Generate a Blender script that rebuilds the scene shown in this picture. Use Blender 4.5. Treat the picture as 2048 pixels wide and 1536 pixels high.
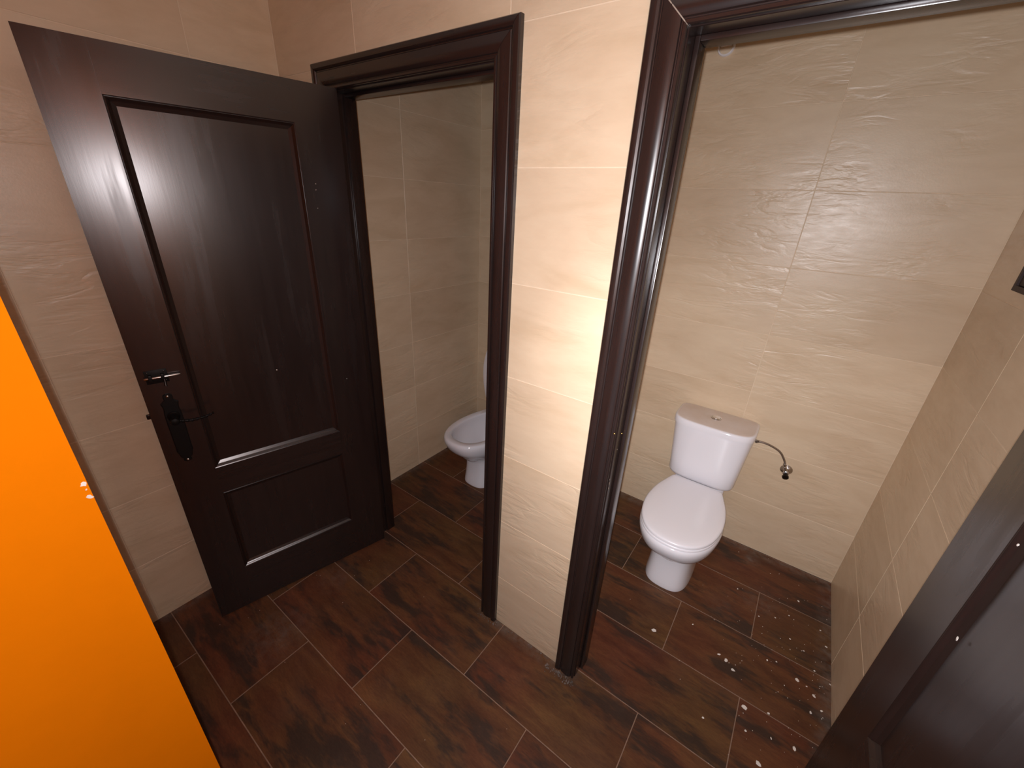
import bpy, bmesh, math, random
from mathutils import Matrix, Vector
import numpy as np

for o in list(bpy.data.objects):
    bpy.data.objects.remove(o)
scene = bpy.context.scene
C = scene.collection
random.seed(7)

# ------------------------------------------------------------------ camera
FPX, IW, IH = 811.95, 2048.0, 1536.0
RX, RY, RZ = math.radians(-24.0572), math.radians(-2.956), math.radians(34.8535)
CAM = Vector((1.865, -1.004, 1.712))
Rm = (Matrix.Rotation(RZ, 3, 'Z') @ Matrix.Rotation(RX, 3, 'X') @ Matrix.Rotation(RY, 3, 'Y'))
right, fwd, up = Rm.col[0].copy(), Rm.col[1].copy(), Rm.col[2].copy()
cd = bpy.data.cameras.new('camera')
cd.sensor_fit = 'HORIZONTAL'
cd.sensor_width = 36.0
cd.lens = FPX / IW * 36.0
cd.clip_start = 0.02
cam = bpy.data.objects.new('camera', cd)
C.objects.link(cam)
M = Matrix((
    (right.x, up.x, -fwd.x, CAM.x),
    (right.y, up.y, -fwd.y, CAM.y),
    (right.z, up.z, -fwd.z, CAM.z),
    (0, 0, 0, 1)))
cam.matrix_world = M
scene.camera = cam

# ------------------------------------------------------------------ world, light, exposure
w = bpy.data.worlds.new('world')
scene.world = w
w.use_nodes = True
w.node_tree.nodes['Background'].inputs[0].default_value = (0.55, 0.6, 0.7, 1)
w.node_tree.nodes['Background'].inputs[1].default_value = 0.25

ld = bpy.data.lights.new('phone_flash', 'POINT')         # the phone's own lamp beside its lens
ld.energy = 134.0
ld.color = (0.97, 0.955, 1.0)
ld.shadow_soft_size = 0.006
lo = bpy.data.objects.new('phone_flash', ld)
C.objects.link(lo)
lo.location = (1.861, -1.0200, 1.722)
beam = right * ((1370 - IW / 2) / FPX) + fwd + up * (-(880 - IH / 2) / FPX)
lo.rotation_euler = beam.to_track_quat('-Z', 'Y').to_euler()
# invented falloff, brightening the right stall: a hot core and a weak wide skirt
ld.use_nodes = True
lt = ld.node_tree
ltc = lt.nodes.new('ShaderNodeTexCoord')
lsep = lt.nodes.new('ShaderNodeSeparateXYZ')
lab = lt.nodes.new('ShaderNodeMath')
lab.operation = 'MULTIPLY'
lab.inputs[1].default_value = -1.0
lrp = lt.nodes.new('ShaderNodeValToRGB')
stops = [(0.0, 0.17), (0.42, 0.20), (0.53, 0.25), (0.643, 0.39), (0.743, 0.43), (0.839, 0.49), (0.899, 0.56), (0.966, 0.86), (1.0, 1.0)]
while len(lrp.color_ramp.elements) < len(stops):
    lrp.color_ramp.elements.new(0.5)
for e, (p, v) in zip(lrp.color_ramp.elements, stops):
    e.position = p
    e.color = (v, v, v, 1)
lem = lt.nodes['Emission']
lt.links.new(ltc.outputs['Normal'], lsep.inputs[0])
lt.links.new(lsep.outputs[2], lab.inputs[0])
lt.links.new(lab.outputs[0], lrp.inputs[0])
lt.links.new(lrp.outputs[0], lem.inputs['Strength'])

vs = scene.view_settings
vs.view_transform = 'Standard'
vs.look = 'None'
vs.exposure = 0.0
vs.gamma = 1.0
vs.use_curve_mapping = False


def ray(px, py):
    return (right * ((px - IW / 2) / FPX) + fwd + up * (-(py - IH / 2) / FPX))


def on_floor(px, py, z=0.0):
    d = ray(px, py)
    return CAM + d * ((z - CAM.z) / d.z)


# ------------------------------------------------------------------ materials
def new_mat(name):
    m = bpy.data.materials.new(name)
    m.use_nodes = True
    nt = m.node_tree
    b = nt.nodes['Principled BSDF']
    return m, nt, b


def N(nt, t, **kw):
    n = nt.nodes.new(t)
    for k, v in kw.items():
        setattr(n, k, v)
    return n


def ramp(nt, fac, stops):
    r = N(nt, 'ShaderNodeValToRGB')
    cr = r.color_ramp
    while len(cr.elements) < len(stops):
        cr.elements.new(0.5)
    for e, (p, c) in zip(cr.elements, stops):
        e.position = p
        e.color = (*c, 1) if len(c) == 3 else c
    nt.links.new(fac, r.inputs[0])
    return r


def mixc(nt, fac, a, b, mode='MIX'):
    n = N(nt, 'ShaderNodeMix', data_type='RGBA', blend_type=mode)
    for s, v in ((0, fac), (6, a), (7, b)):
        if isinstance(v, (int, float)):
            n.inputs[s].default_value = v
        elif isinstance(v, tuple):
            n.inputs[s].default_value = (*v, 1)
        else:
            nt.links.new(v, n.inputs[s])
    return n.outputs[2]


def math_n(nt, op, a, b=None, clamp=False):
    n = N(nt, 'ShaderNodeMath', operation=op, use_clamp=clamp)
    for s, v in ((0, a), (1, b)):
        if v is None:
            continue
        if isinstance(v, (int, float)):
            n.inputs[s].default_value = v
        else:
            nt.links.new(v, n.inputs[s])
    return n.outputs[0]


def local_vec(nt, scale=(1, 1, 1), rot=(0, 0, 0), rnd=20.0):
    tc = N(nt, 'ShaderNodeTexCoord')
    oi = N(nt, 'ShaderNodeObjectInfo')
    mp = N(nt, 'ShaderNodeMapping')
    mp.inputs['Scale'].default_value = scale
    mp.inputs['Rotation'].default_value = rot
    ad = N(nt, 'ShaderNodeVectorMath', operation='ADD')
    sc = N(nt, 'ShaderNodeVectorMath', operation='SCALE')
    cb = N(nt, 'ShaderNodeCombineXYZ')
    nt.links.new(oi.outputs['Random'], cb.inputs[0])
    cb.inputs[1].default_value = 0.37
    nt.links.new(oi.outputs['Random'], cb.inputs[2])
    nt.links.new(cb.outputs[0], sc.inputs[0])
    sc.inputs['Scale'].default_value = rnd
    nt.links.new(tc.outputs['Object'], mp.inputs[0])
    nt.links.new(mp.outputs[0], ad.inputs[0])
    nt.links.new(sc.outputs[0], ad.inputs[1])
    return ad.outputs[0], oi


def noise(nt, vec, scale, detail=4.0, rough=0.55, dist=0.0):
    n = N(nt, 'ShaderNodeTexNoise')
    nt.links.new(vec, n.inputs['Vector'])
    n.inputs['Scale'].default_value = scale
    n.inputs['Detail'].default_value = detail
    n.inputs['Roughness'].default_value = rough
    n.inputs['Distortion'].default_value = dist
    return n.outputs[0]


def bump(nt, height, strength, dist, normal=None):
    b = N(nt, 'ShaderNodeBump')
    b.inputs['Strength'].default_value = strength
    b.inputs['Distance'].default_value = dist
    nt.links.new(height, b.inputs['Height'])
    if normal is not None:
        nt.links.new(normal, b.inputs['Normal'])
    return b.outputs[0]


def mat_wall_tile():
    m, nt, b = new_mat('beige_slate_tile')
    v1, oi = local_vec(nt, (1.0, 3.2, 1.0), (0, 0, 0.06))
    v2, _ = local_vec(nt, (1.0, 3.6, 1.0), (0, 0, -0.55))
    v3, _ = local_vec(nt, (1, 1, 1))
    n1 = noise(nt, v1, 3.0, 5, 0.6, 0.6)
    n2 = noise(nt, v3, 2.0, 3, 0.5)
    n3 = noise(nt, v1, 14.0, 5, 0.65, 0.3)
    col = ramp(nt, n1, [(0.3, (0.675, 0.522, 0.352)), (0.5, (0.73, 0.578, 0.405)), (0.72, (0.77, 0.625, 0.447))]).outputs[0]
    c2 = ramp(nt, n2, [(0.35, (0.95, 0.93, 0.91)), (0.65, (1.03, 1.02, 1.0))]).outputs[0]
    col = mixc(nt, 0.8, col, c2, 'MULTIPLY')
    c3 = ramp(nt, n3, [(0.3, (0.93, 0.91, 0.90)), (0.6, (1.0, 1.0, 1.0))]).outputs[0]
    col = mixc(nt, 0.45, col, c3, 'MULTIPLY')
    tone = ramp(nt, oi.outputs['Random'], [(0.0, (0.95, 0.94, 0.93)), (1.0, (1.03, 1.03, 1.03))]).outputs[0]
    col = mixc(nt, 1.0, col, tone, 'MULTIPLY')
    nt.links.new(col, b.inputs['Base Color'])
    # cleft slate relief: sparse diagonal ridges plus a fine grain
    v4, _ = local_vec(nt, (1.0, 8.0, 1.0), (0, 0, -0.45))
    r1 = noise(nt, v2, 5.0, 4, 0.5, 0.5)
    ridge = math_n(nt, 'ABSOLUTE', math_n(nt, 'SUBTRACT', r1, 0.5))
    ridge = math_n(nt, 'MINIMUM', math_n(nt, 'MULTIPLY', ridge, 9.0), 1.0)
    msk = ramp(nt, noise(nt, v3, 3.2, 2, 0.5), [(0.42, (0, 0, 0)), (0.62, (1, 1, 1))]).outputs[0]
    ridge = math_n(nt, 'MULTIPLY', math_n(nt, 'SUBTRACT', 1.0, ridge), msk)
    r2 = noise(nt, v4, 11.0, 4, 0.6, 0.3)
    hgt = math_n(nt, 'ADD', math_n(nt, 'MULTIPLY', ridge, -0.75), math_n(nt, 'MULTIPLY', math_n(nt, 'MULTIPLY', r2, msk), 0.45))
    nb = bump(nt, hgt, 0.42, 0.0035)
    nf = bump(nt, noise(nt, v3, 160, 2, 0.5), 0.25, 0.0006, nb)
    nt.links.new(nf, b.inputs['Normal'])
    ro = ramp(nt, n3, [(0.3, (0.40, 0.40, 0.40)), (0.7, (0.32, 0.32, 0.32))]).outputs[0]
    nt.links.new(ro, b.inputs['Roughness'])
    b.inputs['Specular IOR Level'].default_value = 0.6
    return m


def mat_floor_tile():
    m, nt, b = new_mat('wood_look_floor_tile')
    v1, oi = local_vec(nt, (1.0, 4.2, 1.0))
    v2, _ = local_vec(nt, (1.0, 3.8, 1.0), rnd=33.0)
    v3, _ = local_vec(nt, (1, 1, 1), rnd=11.0)
    g = noise(nt, v1, 5.0, 6, 0.62, 0.5)
    col = ramp(nt, g, [(0.28, (0.077, 0.0265, 0.0125)), (0.5, (0.118, 0.044, 0.0190)), (0.72, (0.165, 0.068, 0.0270))]).outputs[0]
    hue = ramp(nt, noise(nt, v3, 2.2, 2, 0.5), [(0.35, (1.05, 0.86, 0.88)), (0.65, (0.95, 1.12, 0.95))]).outputs[0]
    col = mixc(nt, 1.0, col, hue, 'MULTIPLY')
    # smoky dark streaks along the tile
    p = noise(nt, v2, 2.7, 4, 0.55, 0.35)
    streak = noise(nt, v1, 11.0, 4, 0.6, 0.6)
    mk = math_n(nt, 'ADD', math_n(nt, 'MULTIPLY', p, 0.72), math_n(nt, 'MULTIPLY', streak, 0.28))
    mk = ramp(nt, mk, [(0.51, (0, 0, 0)), (0.60, (1, 1, 1))]).outputs[0]
    col = mixc(nt, math_n(nt, 'MULTIPLY', mk, 0.8), col, (0.0310, 0.0200, 0.0150))
    fine = ramp(nt, noise(nt, v1, 60.0, 3, 0.6), [(0.3, (0.82, 0.82, 0.82)), (0.7, (1.12, 1.12, 1.12))]).outputs[0]
    col = mixc(nt, 1.0, col, fine, 'MULTIPLY')
    # grey plaster dust lying along the foot of the walls and in a few patches
    geo = N(nt, 'ShaderNodeNewGeometry')
    sep = N(nt, 'ShaderNodeSeparateXYZ')
    nt.links.new(geo.outputs['Position'], sep.inputs[0])
    X, Y = sep.outputs[0], sep.outputs[1]
    dn = noise(nt, geo.outputs['Position'], 26.0, 4, 0.65)
    dn2 = noise(nt, geo.outputs['Position'], 5.0, 3, 0.6)

    def band(coord, at, width):
        d = math_n(nt, 'ABSOLUTE', math_n(nt, 'SUBTRACT', coord, at))
        return math_n(nt, 'SUBTRACT', 1.0, math_n(nt, 'DIVIDE', d, width), True)

    def spot(x0, y0, r):
        dx = math_n(nt, 'SUBTRACT', X, x0)
        dy = math_n(nt, 'SUBTRACT', Y, y0)
        d = math_n(nt, 'SQRT', math_n(nt, 'ADD', math_n(nt, 'MULTIPLY', dx, dx), math_n(nt, 'MULTIPLY', dy, dy)))
        return math_n(nt, 'SUBTRACT', 1.0, math_n(nt, 'DIVIDE', d, r), True)
    dust = band(X, 0.0, 0.05)
    pier = math_n(nt, 'MULTIPLY', band(Y, 0.0, 0.05), math_n(nt, 'MULTIPLY', band(X, 1.30, 0.30), 2.0, True))
    for t in (band(X, 2.383, 0.07), pier, band(Y, 1.20, 0.05)):
        dust = math_n(nt, 'MAXIMUM', dust, t)
    for sx, sy, r, k in ((0.46, -0.62, 0.16, 0.7), (2.02, 1.13, 0.06, 0.9), (2.1, 0.86, 0.12, 0.45), (0.40, -0.30, 0.12, 0.4), (1.95, 0.72, 0.1, 0.3)):
        dust = math_n(nt, 'MAXIMUM', dust, math_n(nt, 'MULTIPLY', spot(sx, sy, r), k))
    dust = math_n(nt, 'MULTIPLY', dust, math_n(nt, 'MULTIPLY', ramp(nt, dn, [(0.35, (0, 0, 0)), (0.7, (1, 1, 1))]).outputs[0], 0.62))
    haze = math_n(nt, 'MULTIPLY', ramp(nt, dn2, [(0.5, (0, 0, 0)), (0.8, (1, 1, 1))]).outputs[0], 0.07)
    dust = math_n(nt, 'MAXIMUM', dust, haze)
    col = mixc(nt, dust, col, (0.20, 0.17, 0.145))
    nt.links.new(col, b.inputs['Base Color'])
    b.inputs['Roughness'].default_value = 0.55
    b.inputs['Specular IOR Level'].default_value = 0.35
    nt.links.new(bump(nt, noise(nt, v1, 30, 4, 0.6), 0.18, 0.001), b.inputs['Normal'])
    return m


def mat_plain(name, col, rough=0.5, metal=0.0, spec=0.5, grain=0.0, gscale=60.0, var=0.0):
    m, nt, b = new_mat(name)
    v, oi = local_vec(nt)
    if var > 0:
        n = noise(nt, v, gscale * 0.25, 4, 0.6)
        lo_ = tuple(c * (1 - var) for c in col)
        hi_ = tuple(min(1.0, c * (1 + var)) for c in col)
        nt.links.new(ramp(nt, n, [(0.3, lo_), (0.7, hi_)]).outputs[0], b.inputs['Base Color'])
    else:
        b.inputs['Base Color'].default_value = (*col, 1)
    b.inputs['Roughness'].default_value = rough
    b.inputs['Metallic'].default_value = metal
    b.inputs['Specular IOR Level'].default_value = spec
    if grain > 0:
        nt.links.new(bump(nt, noise(nt, v, gscale, 3, 0.6), grain, 0.001), b.inputs['Normal'])
    return m


def mat_wood():
    """dark brown varnished wood, brushed along its length (local z)"""
    m, nt, b = new_mat('dark_varnished_wood')
    v, oi = local_vec(nt, (9.0, 9.0, 0.55), rnd=5.0)
    v3, _ = local_vec(nt, (1.0, 1.0, 0.35), rnd=9.0)
    n = noise(nt, v, 9.0, 5, 0.65, 0.2)
    big = noise(nt, v3, 5.0, 4, 0.6, 0.4)
    st = noise(nt, v, 2.6, 4, 0.6, 0.3)
    nt.links.new(ramp(nt, n, [(0.3, (0.0150, 0.0085, 0.0074)), (0.7, (0.0225, 0.0130, 0.0112))]).outputs[0], b.inputs['Base Color'])
    mix = math_n(nt, 'ADD', math_n(nt, 'MULTIPLY', big, 0.5), math_n(nt, 'MULTIPLY', st, 0.5))
    ro = ramp(nt, mix, [(0.38, (0.235, 0.235, 0.235)), (0.52, (0.255, 0.255, 0.255)), (0.62, (0.33, 0.33, 0.33))]).outputs[0]
    nt.links.new(ro, b.inputs['Roughness'])
    b.inputs['Specular IOR Level'].default_value = 0.8
    nt.links.new(bump(nt, n, 0.05, 0.001), b.inputs['Normal'])
    return m


WT = mat_wall_tile()
FT = mat_floor_tile()
WOOD = mat_wood()
GROUT = mat_plain('pale_grout', (0.80, 0.65, 0.48), 0.8, 0, 0.2, 0.3, 120, 0.08)
FGROUT = mat_plain('floor_grout', (0.28, 0.18, 0.125), 0.85, 0, 0.2, 0.3, 120, 0.2)
ORANGE = mat_plain('orange_paint', (0.86, 0.225, 0.0), 0.75, 0, 0.05, 0.15, 90, 0.015)
CEIL = mat_plain('white_ceiling_paint', (0.82, 0.80, 0.77), 0.8, 0, 0.2, 0.2, 60, 0.03)
CERAMIC = mat_plain('white_ceramic', (0.87, 0.85, 0.88), 0.10, 0, 0.5)
LIDP = mat_plain('white_plastic', (0.90, 0.88, 0.91), 0.28, 0, 0.5)
DUSTYC = None
CHROME = mat_plain('chrome', (0.62, 0.60, 0.58), 0.22, 1.0, 0.5)
BRAID = mat_plain('steel_braid', (0.42, 0.36, 0.32), 0.38, 0.9, 0.5, 0.8, 900)
IRON = mat_plain('black_iron', (0.004, 0.0035, 0.0035), 0.5, 0.0, 0.25, 0.3, 200)
DARKM = mat_plain('dark_bronze', (0.02, 0.014, 0.012), 0.3, 0.6, 0.5)
FLAKE = mat_plain('white_paint_flake', (0.88, 0.82, 0.74), 0.7, 0, 0.3, 0, 60, 0.1)
FILL = mat_plain('pale_filler', (0.30, 0.24, 0.19), 0.7, 0, 0.3)
CRUMB = mat_plain('grey_rubble', (0.17, 0.14, 0.12), 0.9, 0, 0.2, 0, 60, 0.4)
BROWN = mat_plain('brown_lacquer', (0.030, 0.011, 0.008), 0.6, 0, 0.5)


def mat_tanklid():
    m, nt, b = new_mat('dusty_ceramic')
    geo = N(nt, 'ShaderNodeNewGeometry')
    sep = N(nt, 'ShaderNodeSeparateXYZ')
    nt.links.new(geo.outputs['Normal'], sep.inputs[0])
    v, _ = local_vec(nt)
    n = noise(nt, v, 9, 4, 0.6)
    # dust settled on the flat top only
    f = ramp(nt, sep.outputs[2], [(0.80, (0, 0, 0)), (0.99, (1, 1, 1))]).outputs[0]
    f = math_n(nt, 'MULTIPLY', f, ramp(nt, n, [(0.2, (0.55, 0.55, 0.55)), (0.7, (0.9, 0.9, 0.9))]).outputs[0])
    nt.links.new(mixc(nt, f, (0.87, 0.85, 0.88), (0.66, 0.53, 0.43)), b.inputs['Base Color'])
    nt.links.new(math_n(nt, 'ADD', math_n(nt, 'MULTIPLY', f, 0.5), 0.1), b.inputs['Roughness'])
    return m


DUSTYC = mat_tanklid()


# ------------------------------------------------------------------ mesh helpers
def finish(bm, name, mat, parent=None, smooth=None):
    bmesh.ops.recalc_face_normals(bm, faces=bm.faces)
    me = bpy.data.meshes.new(name)
    bm.to_mesh(me)
    bm.free()
    me.materials.append(mat)
    if smooth:
        me.shade_smooth()
        me.set_sharp_from_angle(angle=math.radians(smooth))
    o = bpy.data.objects.new(name, me)
    C.objects.link(o)
    if parent is not None:
        o.parent = parent
    return o


def tag(o, label, cat, group=None, kind=None):
    o['label'] = label
    o['category'] = cat
    if group:
        o['group'] = group
    if kind:
        o['kind'] = kind
    return o


def empty(name, loc=(0, 0, 0), rz=0.0):
    o = bpy.data.objects.new(name, None)
    o.empty_display_size = 0.1
    C.objects.link(o)
    o.location = loc
    o.rotation_euler = (0, 0, rz)
    return o


def add_box(bm, x0, x1, y0, y1, z0, z1):
    v = [bm.verts.new((x, y, z)) for x in (x0, x1) for y in (y0, y1) for z in (z0, z1)]
    for f in ((0, 1, 3, 2), (4, 6, 7, 5), (0, 4, 5, 1), (2, 3, 7, 6), (0, 2, 6, 4), (1, 5, 7, 3)):
        bm.faces.new([v[i] for i in f])


def box(name, x0, x1, y0, y1, z0, z1, mat, parent=None, bevel=0.0, seg=2):
    bm = bmesh.new()
    add_box(bm, x0, x1, y0, y1, z0, z1)
    if bevel:
        bmesh.ops.bevel(bm, geom=bm.edges[:], offset=bevel, segments=seg, profile=0.5, affect='EDGES')
    return finish(bm, name, mat, parent, 40 if bevel else None)


def loft(bm, rings, cap0=True, cap1=True, closed=True):
    vs_ = [[bm.verts.new(p) for p in r] for r in rings]
    n = len(vs_[0])
    for a, b in zip(vs_[:-1], vs_[1:]):
        for i in range(n if closed else n - 1):
            j = (i + 1) % n
            bm.faces.new((a[i], a[j], b[j], b[i]))
    if cap0:
        bm.faces.new(vs_[0])
    if cap1:
        bm.faces.new(vs_[-1])
    return vs_


def tube_pts(bm, pts, rad, n=10):
    """round tube through points; rad a number or list"""
    P = [Vector(p) for p in pts]
    rings = []
    prev = None
    for i, p in enumerate(P):
        t = (P[min(i + 1, len(P) - 1)] - P[max(i - 1, 0)]).normalized()
        if prev is None:
            a = Vector((0, 0, 1)) if abs(t.z) < 0.9 else Vector((1, 0, 0))
            prev = (a - t * a.dot(t)).normalized()
        else:
            prev = (prev - t * prev.dot(t)).normalized()
        q = t.cross(prev)
        r = rad[i] if isinstance(rad, (list, tuple)) else rad
        rings.append([p + (prev * math.cos(k / n * math.tau) + q * math.sin(k / n * math.tau)) * r for k in range(n)])
    loft(bm, rings)


def lathe(bm, prof, axis_o, axis_d, n=24):
    """prof: (distance along axis, radius)"""
    d = Vector(axis_d).normalized()
    a = Vector((0, 0, 1)) if abs(d.z) < 0.9 else Vector((1, 0, 0))
    a = (a - d * a.dot(d)).normalized()
    q = d.cross(a)
    o = Vector(axis_o)
    rings = [[o + d * h + (a * math.cos(k / n * math.tau) + q * math.sin(k / n * math.tau)) * max(r, 1e-4) for k in range(n)] for h, r in prof]
    loft(bm, rings)


def catmull(pts, sub=6):
    out = []
    n = len(pts)
    for i in range(n - 1):
        p0 = pts[max(i - 1, 0)] if i > 0 else tuple(2 * a - b for a, b in zip(pts[0], pts[1]))
        p1, p2 = pts[i], pts[i + 1]
        p3 = pts[i + 2] if i + 2 < n else tuple(2 * a - b for a, b in zip(pts[-1], pts[-2]))
        for k in range(sub):
            t = k / sub
            out.append(tuple(0.5 * ((2 * b) + (-a + c) * t + (2 * a - 5 * b + 4 * c - d) * t * t + (-a + 3 * b - 3 * c + d) * t ** 3) for a, b, c, d in zip(p0, p1, p2, p3)))
    out.append(pts[-1])
    return out


# ------------------------------------------------------------------ the setting
ZC = 2.50                      # ceiling
XR = 2.383                     # right wall face
YBR, YBL = 1.22, 1.207          # back wall faces of the two stalls
TH = 0.087                     # stall front wall thickness
GW = 0.0026                    # grout width
tile_cache = {}


def tile_mesh(wd, hg, depth, mat, ch=0.0007):
    key = (round(wd, 4), round(hg, 4), depth, mat.name)
    if key in tile_cache:
        return tile_cache[key]
    a, b2 = wd / 2, hg / 2
    vv = [(-a, -b2, -depth), (a, -b2, -depth), (a, b2, -depth), (-a, b2, -depth),
          (-a, -b2, -ch), (a, -b2, -ch), (a, b2, -ch), (-a, b2, -ch),
          (-a + ch, -b2 + ch, 0), (a - ch, -b2 + ch, 0), (a - ch, b2 - ch, 0), (-a + ch, b2 - ch, 0)]
    ff = [(8, 9, 10, 11)]
    for i in range(4):
        j = (i + 1) % 4
        ff += [(i, j, 4 + j, 4 + i), (4 + i, 4 + j, 8 + j, 8 + i)]
    me = bpy.data.meshes.new('tile')
    me.from_pydata(vv, [], ff)
    me.materials.append(mat)
    tile_cache[key] = me
    return me


def tile_wall(parent, origin, ud, ulines, zlines, mat=None, vd=(0, 0, 1), holes=(), gw=GW, depth=0.004):
    """grid of tiles on a plane: origin + u*ud + v*vd; the face looks along ud x vd"""
    mat = mat or WT
    ud, vd = Vector(ud), Vector(vd)
    nd = ud.cross(vd)
    origin = Vector(origin)
    g = gw / 2
    for u0, u1 in zip(ulines[:-1], ulines[1:]):
        for z0, z1 in zip(zlines[:-1], zlines[1:]):
            a0, a1, b0, b1 = u0 + g, u1 - g, z0 + g, z1 - g
            if a1 - a0 < 0.006 or b1 - b0 < 0.006:
                continue
            rects = [(a0, a1, b0, b1)]
            for hx0, hx1, hz0, hz1 in holes:
                nr = []
                for (p0, p1, q0, q1) in rects:
                    if p1 <= hx0 or p0 >= hx1 or q1 <= hz0 or q0 >= hz1:
                        nr.append((p0, p1, q0, q1))
                        continue
                    if q1 > hz1:
                        nr.append((p0, p1, hz1, q1))
                    if q0 < hz0:
                        nr.append((p0, p1, q0, hz0))
                    m0, m1 = max(q0, hz0), min(q1, hz1)
                    if p0 < hx0:
                        nr.append((p0, hx0, m0, m1))
                    if p1 > hx1:
                        nr.append((hx1, p1, m0, m1))
                rects = nr
            if not rects:
                continue
            cu, cz = (a0 + a1) / 2, (b0 + b1) / 2
            if rects == [(a0, a1, b0, b1)]:
                me = tile_mesh(a1 - a0, b1 - b0, depth, mat)
            else:
                bm = bmesh.new()
                for (p0, p1, q0, q1) in rects:
                    add_box(bm, p0 - cu, p1 - cu, q0 - cz, q1 - cz, -depth, 0)
                bmesh.ops.recalc_face_normals(bm, faces=bm.faces)
                me = bpy.data.meshes.new('tile')
                bm.to_mesh(me)
                bm.free()
                me.materials.append(mat)
            o = bpy.data.objects.new('tile', me)
            C.objects.link(o)
            o.parent = parent
            c = origin + ud * cu + vd * cz
            o.matrix_world = Matrix(((ud.x, vd.x, nd.x, c.x), (ud.y, vd.y, nd.y, c.y), (ud.z, vd.z, nd.z, c.z), (0, 0, 0, 1)))


def struct(o, label, cat):
    return tag(o, label, cat, kind='structure')


GR = 0.0009   # how far the joints lie behind the tile faces

# floor -------------------------------------------------------------
floor = struct(box('floor', -0.12, XR + 0.12, -1.30, 1.34, -0.06, -GR, FGROUT), 'dark brown wood-look tile floor laid in half bond', 'floor')
ROW0, ROWP, COLP = 0.0325, 0.2955, 0.602
for k in range(-5, 5):
    y0, y1 = ROW0 + k * ROWP, ROW0 + (k + 1) * ROWP
    y0, y1 = max(y0, -1.30), min(y1, 1.34)
    if y1 - y0 < 0.01:
        continue
    off = 0.285 if k % 2 == 0 else 0.587
    xs = [-0.12] + [off + COLP * j for j in range(-2, 5) if -0.11 < off + COLP * j < XR + 0.11] + [XR + 0.12]
    tile_wall(floor, (0, 0, 0), (1, 0, 0), xs, [y0, y1], FT, vd=(0, 1, 0), gw=0.0034)

# ceiling -----------------------------------------------------------
struct(box('ceiling', -0.12, XR + 0.12, -1.30, 1.34, ZC, ZC + 0.06, CEIL), 'plain white ceiling above the tiled cubicles', 'ceiling')

ZL = [0.0, 0.302, 0.602, 0.8995, 1.1995, 1.4985, 1.797, 2.104, 2.405, ZC]
ZLB = [0.0, 0.312, 0.614, 0.902, 1.197, 1.506, 1.815, 2.121, 2.42, ZC]
ZLP = [0.0, 0.269, 0.572, 0.878, 1.187, 1.491, 1.798, 2.106, 2.41, ZC]

# left wall ---------------------------------------------------------
wl = struct(box('wall_left', -0.12, -GR, -1.30, 1.34, 0, ZC, GROUT), 'beige slate-look tiled wall running behind the open panelled door', 'wall')
tile_wall(wl, (0, 0, 0), (0, 1, 0), [-1.30, -0.896, -0.292, 0.0], ZL)
tile_wall(wl, (0, 0, 0), (0, 1, 0), [TH, 0.584, YBL], ZL)

# back wall (two cubicles, faces stepped a little) --------------------
PW0, PW1 = 1.15, 1.235          # partition between the cubicles
bm = bmesh.new()
add_box(bm, -0.12, (PW0 + PW1) / 2, YBL + GR, 1.34, 0, ZC)
add_box(bm, (PW0 + PW1) / 2, XR + 0.12, YBR + GR, 1.34, 0, ZC)
wb = struct(finish(bm, 'wall_back', GROUT), 'beige slate-look tiled back wall behind both toilets', 'wall')
tile_wall(wb, (0, YBL, 0), (1, 0, 0), [0.0, 0.60, PW0], ZL)
tile_wall(wb, (0, YBR, 0), (1, 0, 0), [PW1, 1.781, XR], ZLB)

# partition -----------------------------------------------------------
wp = struct(box('wall_partition', PW0 + GR, PW1 - GR, TH, YBR + 0.02, 0, ZC, GROUT), 'beige tiled partition between the two toilet cubicles', 'wall')
tile_wall(wp, (PW0, 0, 0), (0, -1, 0), [-YBL, -0.584, -TH], ZL)
tile_wall(wp, (PW1, 0, 0), (0, 1, 0), [TH, 0.62, YBR], ZLB)

# right wall ----------------------------------------------------------
wr = struct(box('wall_right', XR + GR, XR + 0.12, -1.30, 1.34, 0, ZC, GROUT), 'beige tiled side wall beside the toilet with the closed lid', 'wall')
tile_wall(wr, (XR, 0, 0), (0, -1, 0), [-YBR, -0.706, -0.106, -0.0], ZL)
tile_wall(wr, (XR, 0, 0), (0, -1, 0), [0.0, 0.494, 1.094, 1.30], ZL)

# front wall with two doorways ----------------------------------------
WC = 0.081
XA, XB, XCS = 0.246, 1.147, 1.459
ZI = 2.040
D1 = (XA + WC, XB - WC)                   # casing inner edges, left doorway
D2 = (XCS + WC, XCS + WC + (D1[1] - D1[0]))
bm = bmesh.new()
hole = [(D1[0] - 0.02, D1[1] + 0.02), (D2[0] - 0.02, D2[1] + 0.02)]
HZ = ZI + 0.02
add_box(bm, 0.0, hole[0][0], GR, TH, 0, HZ)
add_box(bm, hole[0][1], hole[1][0], GR, TH, 0, HZ)
add_box(bm, hole[1][1], XR, GR, TH, 0, HZ)
add_box(bm, 0.0, XR, GR, TH, HZ, ZC)
wf = struct(finish(bm, 'wall_front', GROUT), 'beige tiled wall holding the two dark-framed cubicle doorways', 'wall')
tile_wall(wf, (0, 0, 0), (1, 0, 0), [0.0, 0.489, 1.106, 1.711, 2.316, XR], ZLP,
          holes=[(hole[0][0], hole[0][1], -1, HZ), (hole[1][0], hole[1][1], -1, HZ)])

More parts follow.
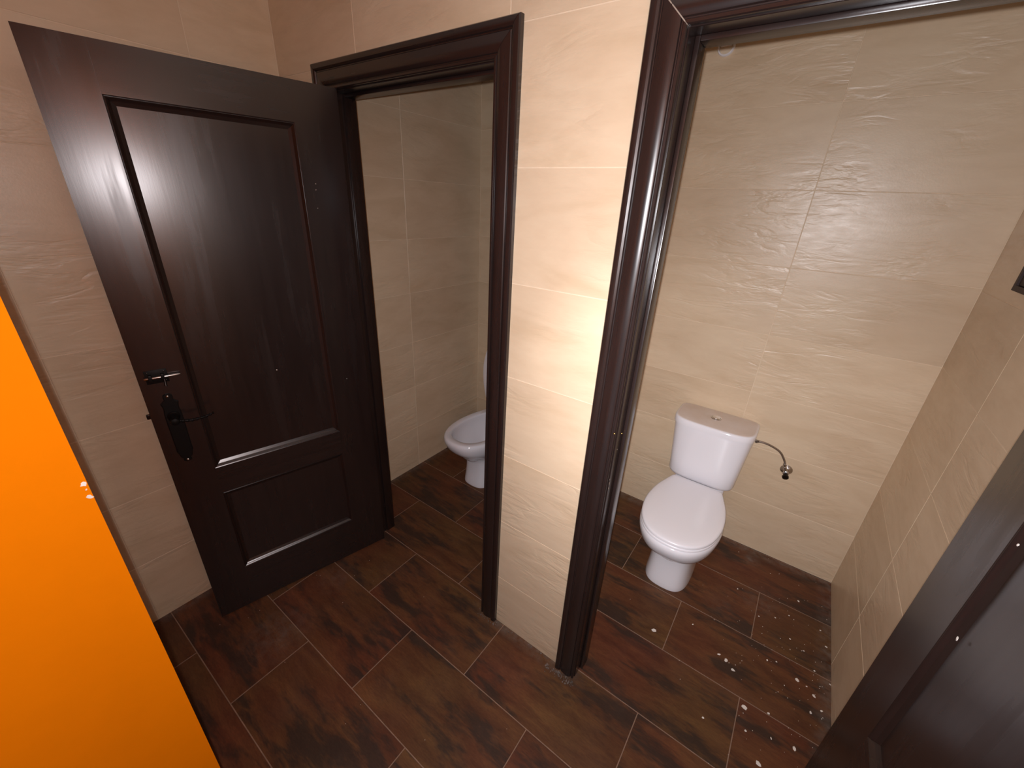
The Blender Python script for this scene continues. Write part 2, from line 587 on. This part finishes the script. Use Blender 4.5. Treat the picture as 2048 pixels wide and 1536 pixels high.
# entrance wall behind the camera: tiled inside, orange plaster on the corridor side and in the reveal
XO, YO = 1.05, -0.9663
wn = struct(box('wall_entrance', -0.12, XO, -1.22, YO, 0, ZC, ORANGE), 'bright orange painted wall end beside the entrance, white chips on its edge', 'wall')
struct(box('wall_entrance_side', 2.16, XR + 0.12, -1.22, YO, 0, ZC, ORANGE), 'orange painted wall end across the entrance opening', 'wall')
struct(box('wall_entrance_head', XO, 2.16, -1.22, YO, 2.12, ZC, ORANGE), 'orange painted wall above the entrance opening', 'wall')


def flake_mesh(bm, c, ex, ey, en, r, th, n=7, seed=0):
    rr = random.Random(seed)
    ph = rr.random() * 6.28
    el = 0.55 + 0.4 * rr.random()
    top, bot = [], []
    for i in range(n):
        a = i / n * math.tau
        k = r * (0.7 + 0.5 * rr.random())
        u, v_ = math.cos(a) * k, math.sin(a) * k * el
        u, v_ = u * math.cos(ph) - v_ * math.sin(ph), u * math.sin(ph) + v_ * math.cos(ph)
        p = Vector(c) + Vector(ex) * u + Vector(ey) * v_
        bot.append(p)
        top.append(Vector(c) + (p - Vector(c)) * 0.85 + Vector(en) * th * (0.8 + 0.5 * rr.random()))
    loft(bm, [bot, top])


for i, (z, r) in enumerate(((1.286, 0.0046), (1.262, 0.0050), (1.276, 0.002))):
    bm = bmesh.new()
    flake_mesh(bm, (XO - 0.0002, YO - 0.004, z), (0, 1, 0), (0, 0, 1), (1, 0, 0), r, 0.0006, 9, 40 + i)
    finish(bm, 'plaster_chip', FLAKE, wn)


# ------------------------------------------------------------------ door casings and jambs
PROF = [(0, 0), (0, .0100), (.0020, .0125), (.0075, .0125), (.0095, .0095), (.0115, .0098), (.0135, .0130), (.0190, .0160),
        (.0260, .0175), (.0350, .0172), (.0440, .0155), (.0520, .0142), (.0545, .0115), (.0565, .0118), (.0590, .0155),
        (.0640, .0180), (.0720, .0186), (.0775, .0172), (.0805, .0130), (.081, 0)]


def board(name, prof, fn, mat, parent):
    bm = bmesh.new()
    loft(bm, [[fn(u, d, e) for u, d in prof] for e in (0, 1)])
    return finish(bm, name, mat, parent, 22)


def casing(idx, x0, x1, label):
    t = empty('trim_%d' % idx, ((x0 + x1) / 2, 0, 0))
    struct(t, label, 'door frame')
    ox = (x0 + x1) / 2
    gp = 0.0006
    board('casing', PROF, lambda u, d, e: (x0 - u - ox, -d, 0.0 if e == 0 else ZI + u - gp), WOOD, t)
    board('casing', PROF, lambda u, d, e: (x1 + u - ox, -d, 0.0 if e == 0 else ZI + u - gp), WOOD, t)
    # the head board is built lying along its own z so that the wood grain follows its length
    L = x1 - x0
    h = board('casing', PROF, lambda u, d, e: (u, -d, (-u + gp) if e == 0 else (L + u - gp)), WOOD, t)
    h.matrix_local = Matrix(((0, 0, 1, x0 - ox), (0, 1, 0, 0), (1, 0, 0, ZI), (0, 0, 0, 1)))
    for x, s in ((x0, -1), (x1, 1)) if idx == 2 else ():          # pale filler in the mitre joints
        bm = bmesh.new()
        q = [(.0, .0002), (.0, .0112), (.026, .0180), (.045, .0160), (.072, .0190), (.0795, .0140), (.0795, .0002)]
        loft(bm, [[(x + s * u - ox + s * dd, -d, ZI + u - dd) for u, d in q] for dd in (-0.0007, 0.0007)])
        finish(bm, 'mitre_filler', FILL, t)
    # jambs with rebate stops
    for x, s in ((x0, 1), (x1, -1)):
        a, b_ = sorted((x - s * 0.02, x + s * 0.0028))
        box('jamb', a - ox, b_ - ox, 0.0, TH + 0.004, 0, ZI + 0.0, WOOD, t, 0.001, 1)
        a, b_ = sorted((x + s * 0.0028, x + s * 0.0135))
        box('door_stop', a - ox, b_ - ox, 0.044, TH + 0.004, 0, ZI - 0.0028, WOOD, t, 0.0018, 2)
    hj = box('head_jamb', -0.0028, 0.02, 0.0, TH + 0.004, 0, L, WOOD, t, 0.001, 1)
    hj.matrix_local = Matrix(((0, 0, 1, x0 - ox), (0, 1, 0, 0), (1, 0, 0, ZI), (0, 0, 0, 1)))
    hs = box('door_stop', -0.0135, -0.0028, 0.044, TH + 0.004, 0.0135, L - 0.0135, WOOD, t, 0.0018, 2)
    hs.matrix_local = Matrix(((0, 0, 1, x0 - ox), (0, 1, 0, 0), (1, 0, 0, ZI), (0, 0, 0, 1)))
    return t


casing(1, D1[0], D1[1], 'dark brown moulded frame of the doorway with the toilet lid up')
casing(2, D2[0], D2[1], 'dark brown moulded frame of the doorway with the closed toilet')

t2 = bpy.data.objects['trim_2']
ox2 = (D2[0] + D2[1]) / 2
for y, z, r in ((-.0125, 1.127, .0030), (.036, 1.108, .0026)):       # two small brass pins left in the jamb
    bm = bmesh.new()
    lathe(bm, [(0, r), (.0012, r * .9), (.0022, r * .5), (.0025, .0003)], (D2[0] + (.0026 if y > 0 else -.003) - ox2, y, z), (1, 0, 0) if y > 0 else (.5, -1, 0), 12)
    finish(bm, 'brass_pin', mat_plain('brass', (0.75, 0.52, 0.16), 0.3, 1.0), t2, 50)
for y, z, r, sd in ((.004, .945, .006, 21), (.002, .962, .005, 22), (.003, .928, .004, 23), (.02, 1.06, .0022, 24)):    # varnish knocked off around the strike
    bm = bmesh.new()
    flake_mesh(bm, (D2[0] + .0028 - ox2, y, z), (0, .4, 0), (0, 0, 1), (1, 0, 0), r, .0004, 8, sd)
    finish(bm, 'wear_chip', FILL, t2)

# ------------------------------------------------------------------ doors
MP = [(0, 0), (.0010, -.0022), (.0022, -.0024), (.0034, .0000), (.0046, .0003), (.0062, -.0010), (.0078, -.0030), (.0170, -.0100), (.0182, -.0150), (.0206, -.0150), (.0216, -.0120), (.0226, -.0120)]
DW, DH, DT = 0.742, 2.040, 0.040
PS0, PS1 = 0.150, 0.616
PANELS = [(0.221, 0.620), (0.736, 1.921)]


def make_door(idx, loc, rz, sgn, label):
    """local x along the leaf from the hinge, inner face at y=0 looking along sgn*y"""
    t = empty('door_%d' % idx, loc, rz)
    struct(t, label, 'door')
    S = lambda d: sgn * d

    def bx(name, x0, x1, y0, y1, z0, z1, mat, par, bev=0.0):
        a, b_ = sorted((S(y0), S(y1)))
        return box(name, x0, x1, a, b_, z0, z1, mat, par, bev)
    zb = 0.010
    bx('stile', 0.0, PS0, -DT, 0, zb, DH, WOOD, t)
    bx('stile', PS1, DW, -DT, 0, zb, DH, WOOD, t)
    for z0, z1 in ((zb, PANELS[0][0]), (PANELS[0][1], PANELS[1][0]), (PANELS[1][1], DH)):
        r = bx('rail', 0, z1 - z0, -DT, 0, 0, PS1 - PS0, WOOD, t)
        # local z lies along the rail
        r.matrix_local = Matrix(((0, 0, 1, PS0), (0, 1, 0, 0), (1, 0, 0, z0), (0, 0, 0, 1)))
    for z0, z1 in PANELS:
        bx('panel', PS0 + 0.003, PS1 - 0.003, -DT + 0.012, -0.012, z0 + 0.003, z1 - 0.003, WOOD, t)
        for e in (0, 1):
            x, s = (PS0, 1) if e == 0 else (PS1, -1)
            board('moulding', MP, lambda u, d, k: (x + s * u, S(d), z0 + u if k == 0 else z1 - u), WOOD, t)
            z, s2 = (z0, 1) if e == 0 else (z1, -1)
            L = PS1 - PS0
            o = board('moulding', MP, lambda u, d, k: (s2 * u, S(d), u if k == 0 else L - u), WOOD, t)
            o.matrix_local = Matrix(((0, 0, 1, PS0), (0, 1, 0, 0), (1, 0, 0, z), (0, 0, 0, 1)))
    # --- hinges: two knuckles on the hinge edge
    for z in (0.25, 1.02, 1.80):
        bm = bmesh.new()
        lathe(bm, [(0, .002), (.002, .0055), (.078, .0055), (.080, .002)], (-0.004, S(-DT - 0.002), z - 0.04), (0, 0, 1), 12)
        finish(bm, 'hinge', DARKM, t, 40)
    # --- ornate long plate
    pz = [(0.800, .004), (0.806, .010), (0.814, .0085), (0.822, .014), (0.836, .0165), (0.846, .0195), (0.86, .0190), (0.93, .0195), (0.965, .0200),
          (1.000, .0195), (1.015, .0175), (1.026, .0185), (1.036, .0205), (1.042, .0150), (1.048, .0100), (1.056, .0110), (1.064, .0100), (1.070, .0040)]
    ps = 0.683
    bm = bmesh.new()
    pz = [(z, w_ * 1.2) for z, w_ in pz]
    out = [(ps + w_, z) for z, w_ in pz] + [(ps - w_, z) for z, w_ in reversed(pz)]
    cx, cz = ps, 0.935
    rings = []
    for k, d in ((1.0, 0.0), (1.0, 0.002), (0.93, 0.0035)):
        rings.append([(cx + (x - cx) * (k if k == 1 else 0.88), S(d), cz + (z - cz) * (k if k == 1 else 0.985)) for x, z in out])
    loft(bm, rings)
    plate = finish(bm, 'handle_plate', IRON, t)
    for z in (1.060, 0.807):
        bm = bmesh.new()
        lathe(bm, [(0, .0045), (.0012, .0042), (.0022, .0025), (.0026, .0003)], (ps, S(0.0030), z), (0, S(1), 0), 14)
        finish(bm, 'screw', CHROME, plate, 50)
    # --- lever with rose, twisted grip pointing to the hinge side
    bm = bmesh.new()
    lathe(bm, [(0, .0180), (.004, .0180), (.007, .0150), (.012, .0120), (.030, .0110), (.040, .0135), (.048, .0135), (.053, .0110), (.055, .004)], (ps, S(0.003), 0.985), (0, S(1), 0), 20)
    rose = finish(bm, 'lever_rose', IRON, t, 40)
    bm = bmesh.new()
    pts = [(ps - 0.006, S(.044), .984), (ps - .02, S(.046), .980), (ps - .034, S(.045), .976), (ps - .050, S(.044), .974), (ps - .066, S(.0435), .974), (ps - .082, S(.044), .976), (ps - .098, S(.045), .980), (ps - .108, S(.0455), .984)]
    pp = catmull(pts, 6)
    rad = [0.0058 + 0.0011 * math.sin(i * 1.25) - 0.0024 * (i / len(pp)) for i in range(len(pp))]
    tube_pts(bm, pp, rad, 10)
    finish(bm, 'lever_handle', IRON, t, 50)
    # --- latch tongue
    bx('latch', DW, DW + 0.011, -0.026, -0.014, 0.984, 1.000, DARKM, t, 0.002)
    # --- slide bolt
    p = bx('bolt_plate', 0.664, 0.722, 0.0, 0.003, 1.112, 1.158, IRON, t, 0.001)
    for x, z in ((0.672, 1.151), (0.714, 1.151), (0.672, 1.119), (0.714, 1.119)):
        bm = bmesh.new()
        lathe(bm, [(0, .0028), (.001, .0025), (.0018, .0003)], (x, S(.003), z), (0, S(1), 0), 10)
        finish(bm, 'screw', DARKM, p, 50)
    for x in (0.678, 0.710):
        bx('bolt_keeper', x - 0.005, x + 0.005, 0.003, 0.016, 1.122, 1.146, IRON, p, 0.002)
    bm = bmesh.new()
    tube_pts(bm, [(0.632, S(.010), 1.134), (0.637, S(.010), 1.134), (0.720, S(.010), 1.134), (0.726, S(.010), 1.134)], [0.003, 0.0043, 0.0043, 0.003], 12)
    finish(bm, 'bolt_rod', CHROME, t, 50)
    bm = bmesh.new()
    tube_pts(bm, [(0.676, S(.010), 1.134), (0.676, S(.017), 1.118), (0.677, S(.020), 1.104)], [0.0030, 0.0030, 0.0042], 10)
    finish(bm, 'bolt_knob', DARKM, t, 50)
    return t


HA = math.radians(-103.45)
d1 = make_door(1, (0.378, -0.009, 0), HA, 1, 'dark brown panelled door standing open with a black handle and slide bolt')
d2 = make_door(2, (2.224, -0.012, 0), math.radians(-90.5), -1, 'dark brown panelled door swung open beside the closed toilet doorway')


def speck(door, sgn, s, z, r, seed, y=0.0):
    bm = bmesh.new()
    flake_mesh(bm, (s, sgn * (y + 0.0001), z), (1, 0, 0), (0, 0, 1), (0, sgn, 0), r, 0.0005, 7, seed)
    finish(bm, 'paint_speck', FLAKE, door)


speck(d2, -1, 0.181, 1.087, 0.0042, 3, -0.004)
speck(d2, -1, 0.168, 1.282, 0.0028, 5, -0.002)
for s, z, r, sd in ((0.345, 1.075, 0.0026, 6), (0.112, 1.72, 0.0018, 7), (0.110, 1.74, 0.0015, 8), (0.114, 1.66, 0.0013, 9), (0.09, 0.98, 0.0015, 10)):
    speck(d1, 1, s, z, r, sd, -0.012 if PS0 < s < PS1 else 0.0)


# ------------------------------------------------------------------ toilets
RIM = catmull([(0.0, .455), (.045, .4595), (.090, .480), (.130, .522), (.160, .585), (.1765, .67), (.1765, .75), (.163, .84), (.142, .91), (.127, .97), (.123, 1.05), (.121, 1.13), (.114, 1.165), (.07, 1.17), (0.0, 1.17)], 3)
PED = catmull([(0.0, .632), (.040, .636), (.070, .650), (.091, .680), (.102, .725), (.106, .78), (.106, .83), (.105, .88), (.104, .93), (.103, .98), (.102, 1.02), (.100, 1.06), (.092, 1.085), (.05, 1.09), (0.0, 1.09)], 3)
SEAT = catmull([(0.0, .4555), (.045, .460), (.090, .480), (.129, .521), (.158, .583), (.1735, .665), (.1735, .745), (.161, .83), (.142, .895), (.126, .945), (.119, .958), (.105, .963), (.06, .964), (.03, .964), (0.0, .964)], 3)


def full(half, z):
    return [(x, y, z) for x, y in half] + [(-x, y, z) for x, y in reversed(half[1:-1])]


def scale_in(half, k, c=(0, .72)):
    """shrink an outline by about k metres"""
    out = []
    for x, y in half:
        r = math.hypot(x - c[0], y - c[1])
        f = max(0.0, (r - k) / r)
        out.append((c[0] + (x - c[0]) * f, c[1] + (y - c[1]) * f))
    return out


def lerp_half(a, b_, m):
    return [(p[0] * (1 - m) + q[0] * m, p[1] * (1 - m) + q[1] * m) for p, q in zip(a, b_)]


def superell(hw, yf, yb, yc, nf, nb_, z, n=56):
    out = []
    for i in range(n):
        a = i / n * math.tau
        c_, s_ = math.cos(a), math.sin(a)
        e = nb_ if s_ > 0 else nf
        x = hw * math.copysign(abs(c_) ** (2 / e), c_)
        y = yc + (yb - yc if s_ > 0 else yc - yf) * math.copysign(abs(s_) ** (2 / e), s_)
        out.append((x, y, z))
    return out


def make_toilet(loc, lid_up, label):
    t = tag(empty('toilet', loc), label, 'toilet')
    bm = bmesh.new()
    rings = []
    for z, m, k in ((0.0, 0.03, 0), (0.006, 0.035, 0), (0.03, 0.01, 0), (0.07, -.035, 0), (.12, -.065, 0), (.17, -.06, 0), (.205, -.02, 0), (.225, .06, 0), (.243, .20, 0),
                    (.262, .40, 0), (.285, .62, 0), (.31, .79, 0), (.335, .90, 0), (.36, .965, 0), (.382, 1.0, 0), (.396, 1.0, 0.0025), (.402, 1.0, .008), (.404, 1.0, .014)):
        h = lerp_half(PED, RIM, m)
        if k:
            h = scale_in(h, k)
        rings.append(full(h, z))
    # inner bowl: egg opening that stops before the shelf under the cistern
    INN = [(x * (0.775 if y < .9 else 0.775), .50 + (min(y, .96) - .455) * 0.80) for x, y in SEAT]
    for z, k in ((.404, 0.0), (.400, .004), (.392, .007), (.372, .006), (.34, .012), (.30, .028), (.26, .052), (.225, .08), (.205, .10)):
        rings.append(full(scale_in(INN, k, (0, .70)), z))
    loft(bm, rings, True, True)
    finish(bm, 'bowl', CERAMIC, t, 50)
    # cistern
    bm = bmesh.new()
    rr = []
    for z, hw, yf in ((.412, .148, 1.002), (.420, .158, .995), (.435, .1630, .990), (.52, .1685, .984), (.62, .1765, .976), (.70, .1835, .969), (.7205, .1850, .967)):
        rr.append(superell(hw, yf, 1.188, 1.09, 4.2, 8, z))
    loft(bm, rr)
    finish(bm, 'cistern', CERAMIC, t, 50).location.x = -0.005
    bm = bmesh.new()
    rr = []
    for z, k in ((.7200, .0055), (.7235, .0055), (.7245, .0005), (.728, .0), (.750, .0005), (.756, .003), (.7600, .008), (.7615, .014)):
        rr.append(superell(.1900 - k, .957 + k, 1.193 - k, 1.09, 3.9, 8, z))
    loft(bm, rr)
    cl = finish(bm, 'cistern_lid', DUSTYC, t, 50)
    cl.location.x = -0.006
    bm = bmesh.new()
    lathe(bm, [(0, .0265), (.003, .0265), (.005, .0245), (.0052, .0215), (.0035, .0210), (.0062, .0195), (.0070, .012), (.0072, .0005)], (-0.004, 1.088, .7605), (0, 0, 1), 28)
    finish(bm, 'flush_button', CHROME, cl, 40)
    # seat ring and lid, hinged at the back
    hy, hz = .962, .412

    def place(p):
        if not lid_up:
            return p
        x, y, z = p
        a = math.radians(91.5)
        dy, dz = y - hy, z - hz
        return (x, hy - .022 + dy * math.cos(a) + dz * math.sin(a), hz + 0.006 - dy * math.sin(a) + dz * math.cos(a))
    if lid_up:
        pass
    bm = bmesh.new()
    inn = [(x * 0.70, .505 + (y - .455) * 0.74) for x, y in SEAT]
    rings = [full(scale_in(SEAT, .004), .4055), full(SEAT, .4085), full(SEAT, .4155), full(scale_in(SEAT, .004), .4195),
             full(inn, .4195), full(inn, .4055)]
    rings = [[place(p) for p in r] for r in rings]
    vs_ = loft(bm, rings, False, False)
    for i in range(len(vs_[0])):
        j = (i + 1) % len(vs_[0])
        bm.faces.new((vs_[-1][i], vs_[-1][j], vs_[0][j], vs_[0][i]))
    finish(bm, 'seat', LIDP, t, 50)
    bm = bmesh.new()
    rings = [full(scale_in(SEAT, .003), .4215), full(SEAT, .4235), full(SEAT, .4320), full(scale_in(SEAT, .0025), .4360), full(scale_in(SEAT, .009), .4390), full(scale_in(SEAT, .03), .4415), full(scale_in(SEAT, .08), .4435), full(scale_in(SEAT, .12), .4440)]
    rings = [[place(p) for p in r] for r in rings]
    loft(bm, rings)
    finish(bm, 'lid', LIDP, t, 50)
    for sx in (-1, 1):
        bm = bmesh.new()
        lathe(bm, [(0, .008), (.002, .010), (.028, .010), (.030, .008)], (sx * .075 - .015, .972, .416), (1, 0, 0), 14)
        finish(bm, 'hinge', LIDP, t, 40)
    return t


make_toilet((1.684, 0.013, 0), False, 'white ceramic toilet with its lid closed and a dusty cistern')
make_toilet((0.434, 0.013, 0), True, 'white ceramic toilet with its lid raised, seen past the door frame')

# ------------------------------------------------------------------ water supply
vx, vz, vy = 2.033, 0.545, YBR
v = tag(empty('angle_valve', (vx, vy, vz)), 'small chrome angle valve on the tiles beside the cistern', 'valve')
bm = bmesh.new()
lathe(bm, [(0, .027), (.002, .027), (.006, .022), (.012, .013), (.013, .0105)], (0, 0.0, 0), (0, -1, 0), 24)
finish(bm, 'rosette', CHROME, v, 40)
bm = bmesh.new()
lathe(bm, [(.010, .009), (.030, .009), (.032, .0125), (.046, .0125), (.048, .009)], (0, 0, 0), (0, -1, 0), 18)
tube_pts(bm, [(-.002, -.038, .006), (-.008, -.038, .022), (-.012, -.038, .032)], .0078, 14)
finish(bm, 'valve_body', CHROME, v, 40)
bm = bmesh.new()
lathe(bm, [(0, .006), (.010, .006), (.011, .014), (.016, .0155), (.022, .014), (.024, .006)], (0, -.046, -.004), (0.15, -.9, -.3), 8)
finish(bm, 'valve_knob', DARKM, v, 40)
p0 = Vector((1.858, 1.105, .700))
p1 = Vector((vx - .012, vy - .038, vz + .030))
hs = tag(empty('supply_hose', p1), 'braided steel hose from the cistern to the wall valve', 'hose')
p0.x = 1.866
cp = [p0, p0 + Vector((.025, .004, .004)), p0 + Vector((.065, .022, -.008)), p0 + Vector((.112, .052, -.040)), p1 + Vector((-.014, -.004, .040)), p1 + Vector((-.003, 0, .014)), p1]
pp = [Vector(q) - p1 for q in catmull([tuple(c_) for c_ in cp], 7)]
bm = bmesh.new()
tube_pts(bm, pp, .0052, 12)
finish(bm, 'braided_tube', BRAID, hs, 60)
for a, b_ in ((pp[0], pp[5]), (pp[-9], pp[-2])):
    bm = bmesh.new()
    L = (b_ - a).length
    lathe(bm, [(0, .006), (0.0005, .0088), (L * .55, .0088), (L * .6, .0066), (L, .0066), (L + .0005, .005)], a, b_ - a, 6 if a == pp[0] else 14)
    finish(bm, 'hose_nut', CHROME, hs, 30)

# ------------------------------------------------------------------ small wall fittings
rg = tag(empty('wall_ring', (1.318, YBR, 2.346)), 'small white plastic ring fixed high on the back wall', 'ring')
bm = bmesh.new()
lathe(bm, [(0, .034), (.006, .034), (.010, .0315), (.010, .0270), (.006, .0262), (.0012, .0262), (.001, .0258)], (0, 0, 0), (0, -1, 0), 32)
finish(bm, 'rim', LIDP, rg, 40)
bm = bmesh.new()
lathe(bm, [(.001, .026), (.0025, .026), (.0027, .0255)], (0, 0, 0), (0, -1, 0), 28)
finish(bm, 'cover_plate', GROUT, rg, 40)
bm = bmesh.new()
add_box(bm, -.022, .022, -.011, -.0025, 0.001, .016)
finish(bm, 'clip', LIDP, rg)

wbx = tag(empty('wall_box', (XR, 0.725, 1.541)), 'dark brown box fixed high on the tiled side wall', 'box')
box('box_back', -.004, 0.0, -.175, .175, 0, .36, BROWN, wbx)
bm = bmesh.new()
for a in ((-.016, -.004, -.175, .175, 0, .016), (-.016, -.004, -.175, .175, .344, .36), (-.016, -.004, -.175, -.159, .016, .344), (-.016, -.004, .159, .175, .016, .344)):
    add_box(bm, *a)
finish(bm, 'box_frame', BROWN, wbx)
box('box_front', -.011, -.004, -.158, .158, .017, .343, BROWN, wbx, .002)

# ------------------------------------------------------------------ debris on the floor
big = [(152, 668, 7.5), (487, 790, 5), (523, 820, 6), (558, 870, 5.5), (885, 920, 5.5), (972, 1003, 5), (615, 1060, 7), (955, 1088, 4.5), (1010, 1080, 4), (873, 1273, 5.5),
       (687, 1348, 6.5), (753, 1220, 3.4), (740, 1093, 4), (622, 1182, 3.6), (733, 820, 4), (850, 712, 3.5), (893, 518, 4.6), (582, 455, 3.8), (352, 637, 3.6), (1035, 752, 3.8),
       (920, 773, 3.2), (405, 1115, 3.6), (780, 828, 3), (845, 592, 3), (775, 603, 3), (690, 595, 3), (1005, 668, 3), (935, 955, 3), (1055, 945, 3), (975, 875, 3)]
for i, (cx, cy, r) in enumerate(big):
    p = on_floor(1248 + cx * .390625, 1000 + cy * .390625)
    bm = bmesh.new()
    rr = r * (0.00155 if r >= 5 else 0.00125)
    flake_mesh(bm, (0, 0, 0), (1, 0, 0), (0, 1, 0), (0, 0, 1), rr, 0.0012, 6 + i % 3, 100 + i)
    o = finish(bm, 'paint_flake', FLAKE)
    o.location = (p.x, p.y, 0.0)
    if i == 0:
        tag(o, 'lone white paint flake beside a tile joint in front of the toilet pedestal', 'paint flake')
    elif i == 6:
        tag(o, 'white paint flake right beside a floor joint corner near the open door', 'paint flake')
    elif i in (1, 2, 3):
        tag(o, 'white paint flake, one of three in a short row on one tile', 'paint flake', 'three paint flakes in a row')
    elif r >= 5:
        tag(o, 'large white paint flake lying on the dark floor tiles', 'paint flake', 'larger paint flakes on the floor')
    else:
        tag(o, 'small white paint flake lying on the dark floor tiles', 'paint flake', 'smaller paint flakes on the floor')

bm = bmesh.new()
rr = random.Random(5)
for i in range(120):
    x = 2.37 - abs(rr.gauss(0, 0.22))
    y = 0.62 + rr.gauss(0, 0.30)
    if y > 1.2 or x < 1.5 or y < 0.0:
        continue
    flake_mesh(bm, (x, y, 0), (1, 0, 0), (0, 1, 0), (0, 0, 1), 0.0009 + 0.0013 * rr.random() ** 2, 0.0008, 5, 500 + i)
for i in range(26):
    flake_mesh(bm, (rr.uniform(0.1, 1.5), rr.uniform(-.85, -.05), 0), (1, 0, 0), (0, 1, 0), (0, 0, 1), 0.0008 + 0.0007 * rr.random(), 0.0008, 5, 700 + i)
o = finish(bm, 'plaster_crumbs', FLAKE)
tag(o, 'tiny white plaster crumbs scattered over the floor', 'crumbs', kind='stuff')

bm = bmesh.new()
for i in range(150):
    a = rr.random()
    if a < 0.6:
        x, y = 1.455 + rr.uniform(-.03, .10), -0.022 - abs(rr.gauss(0, .012))
    elif a < 0.8:
        x, y = rr.uniform(1.05, 1.45), -0.004 - abs(rr.gauss(0, .006))
    else:
        x, y = rr.uniform(1.06, 1.17), -0.022 - abs(rr.gauss(0, .007))
    flake_mesh(bm, (x, y, 0), (1, 0, 0), (0, 1, 0), (0, 0, 1), 0.0012 + 0.0032 * rr.random() ** 2, 0.0015 + .002 * rr.random(), 6, 900 + i)
o = finish(bm, 'rubble_crumbs', CRUMB)
tag(o, 'grey rubble crumbs along the foot of the pier and door frames', 'rubble', kind='stuff')
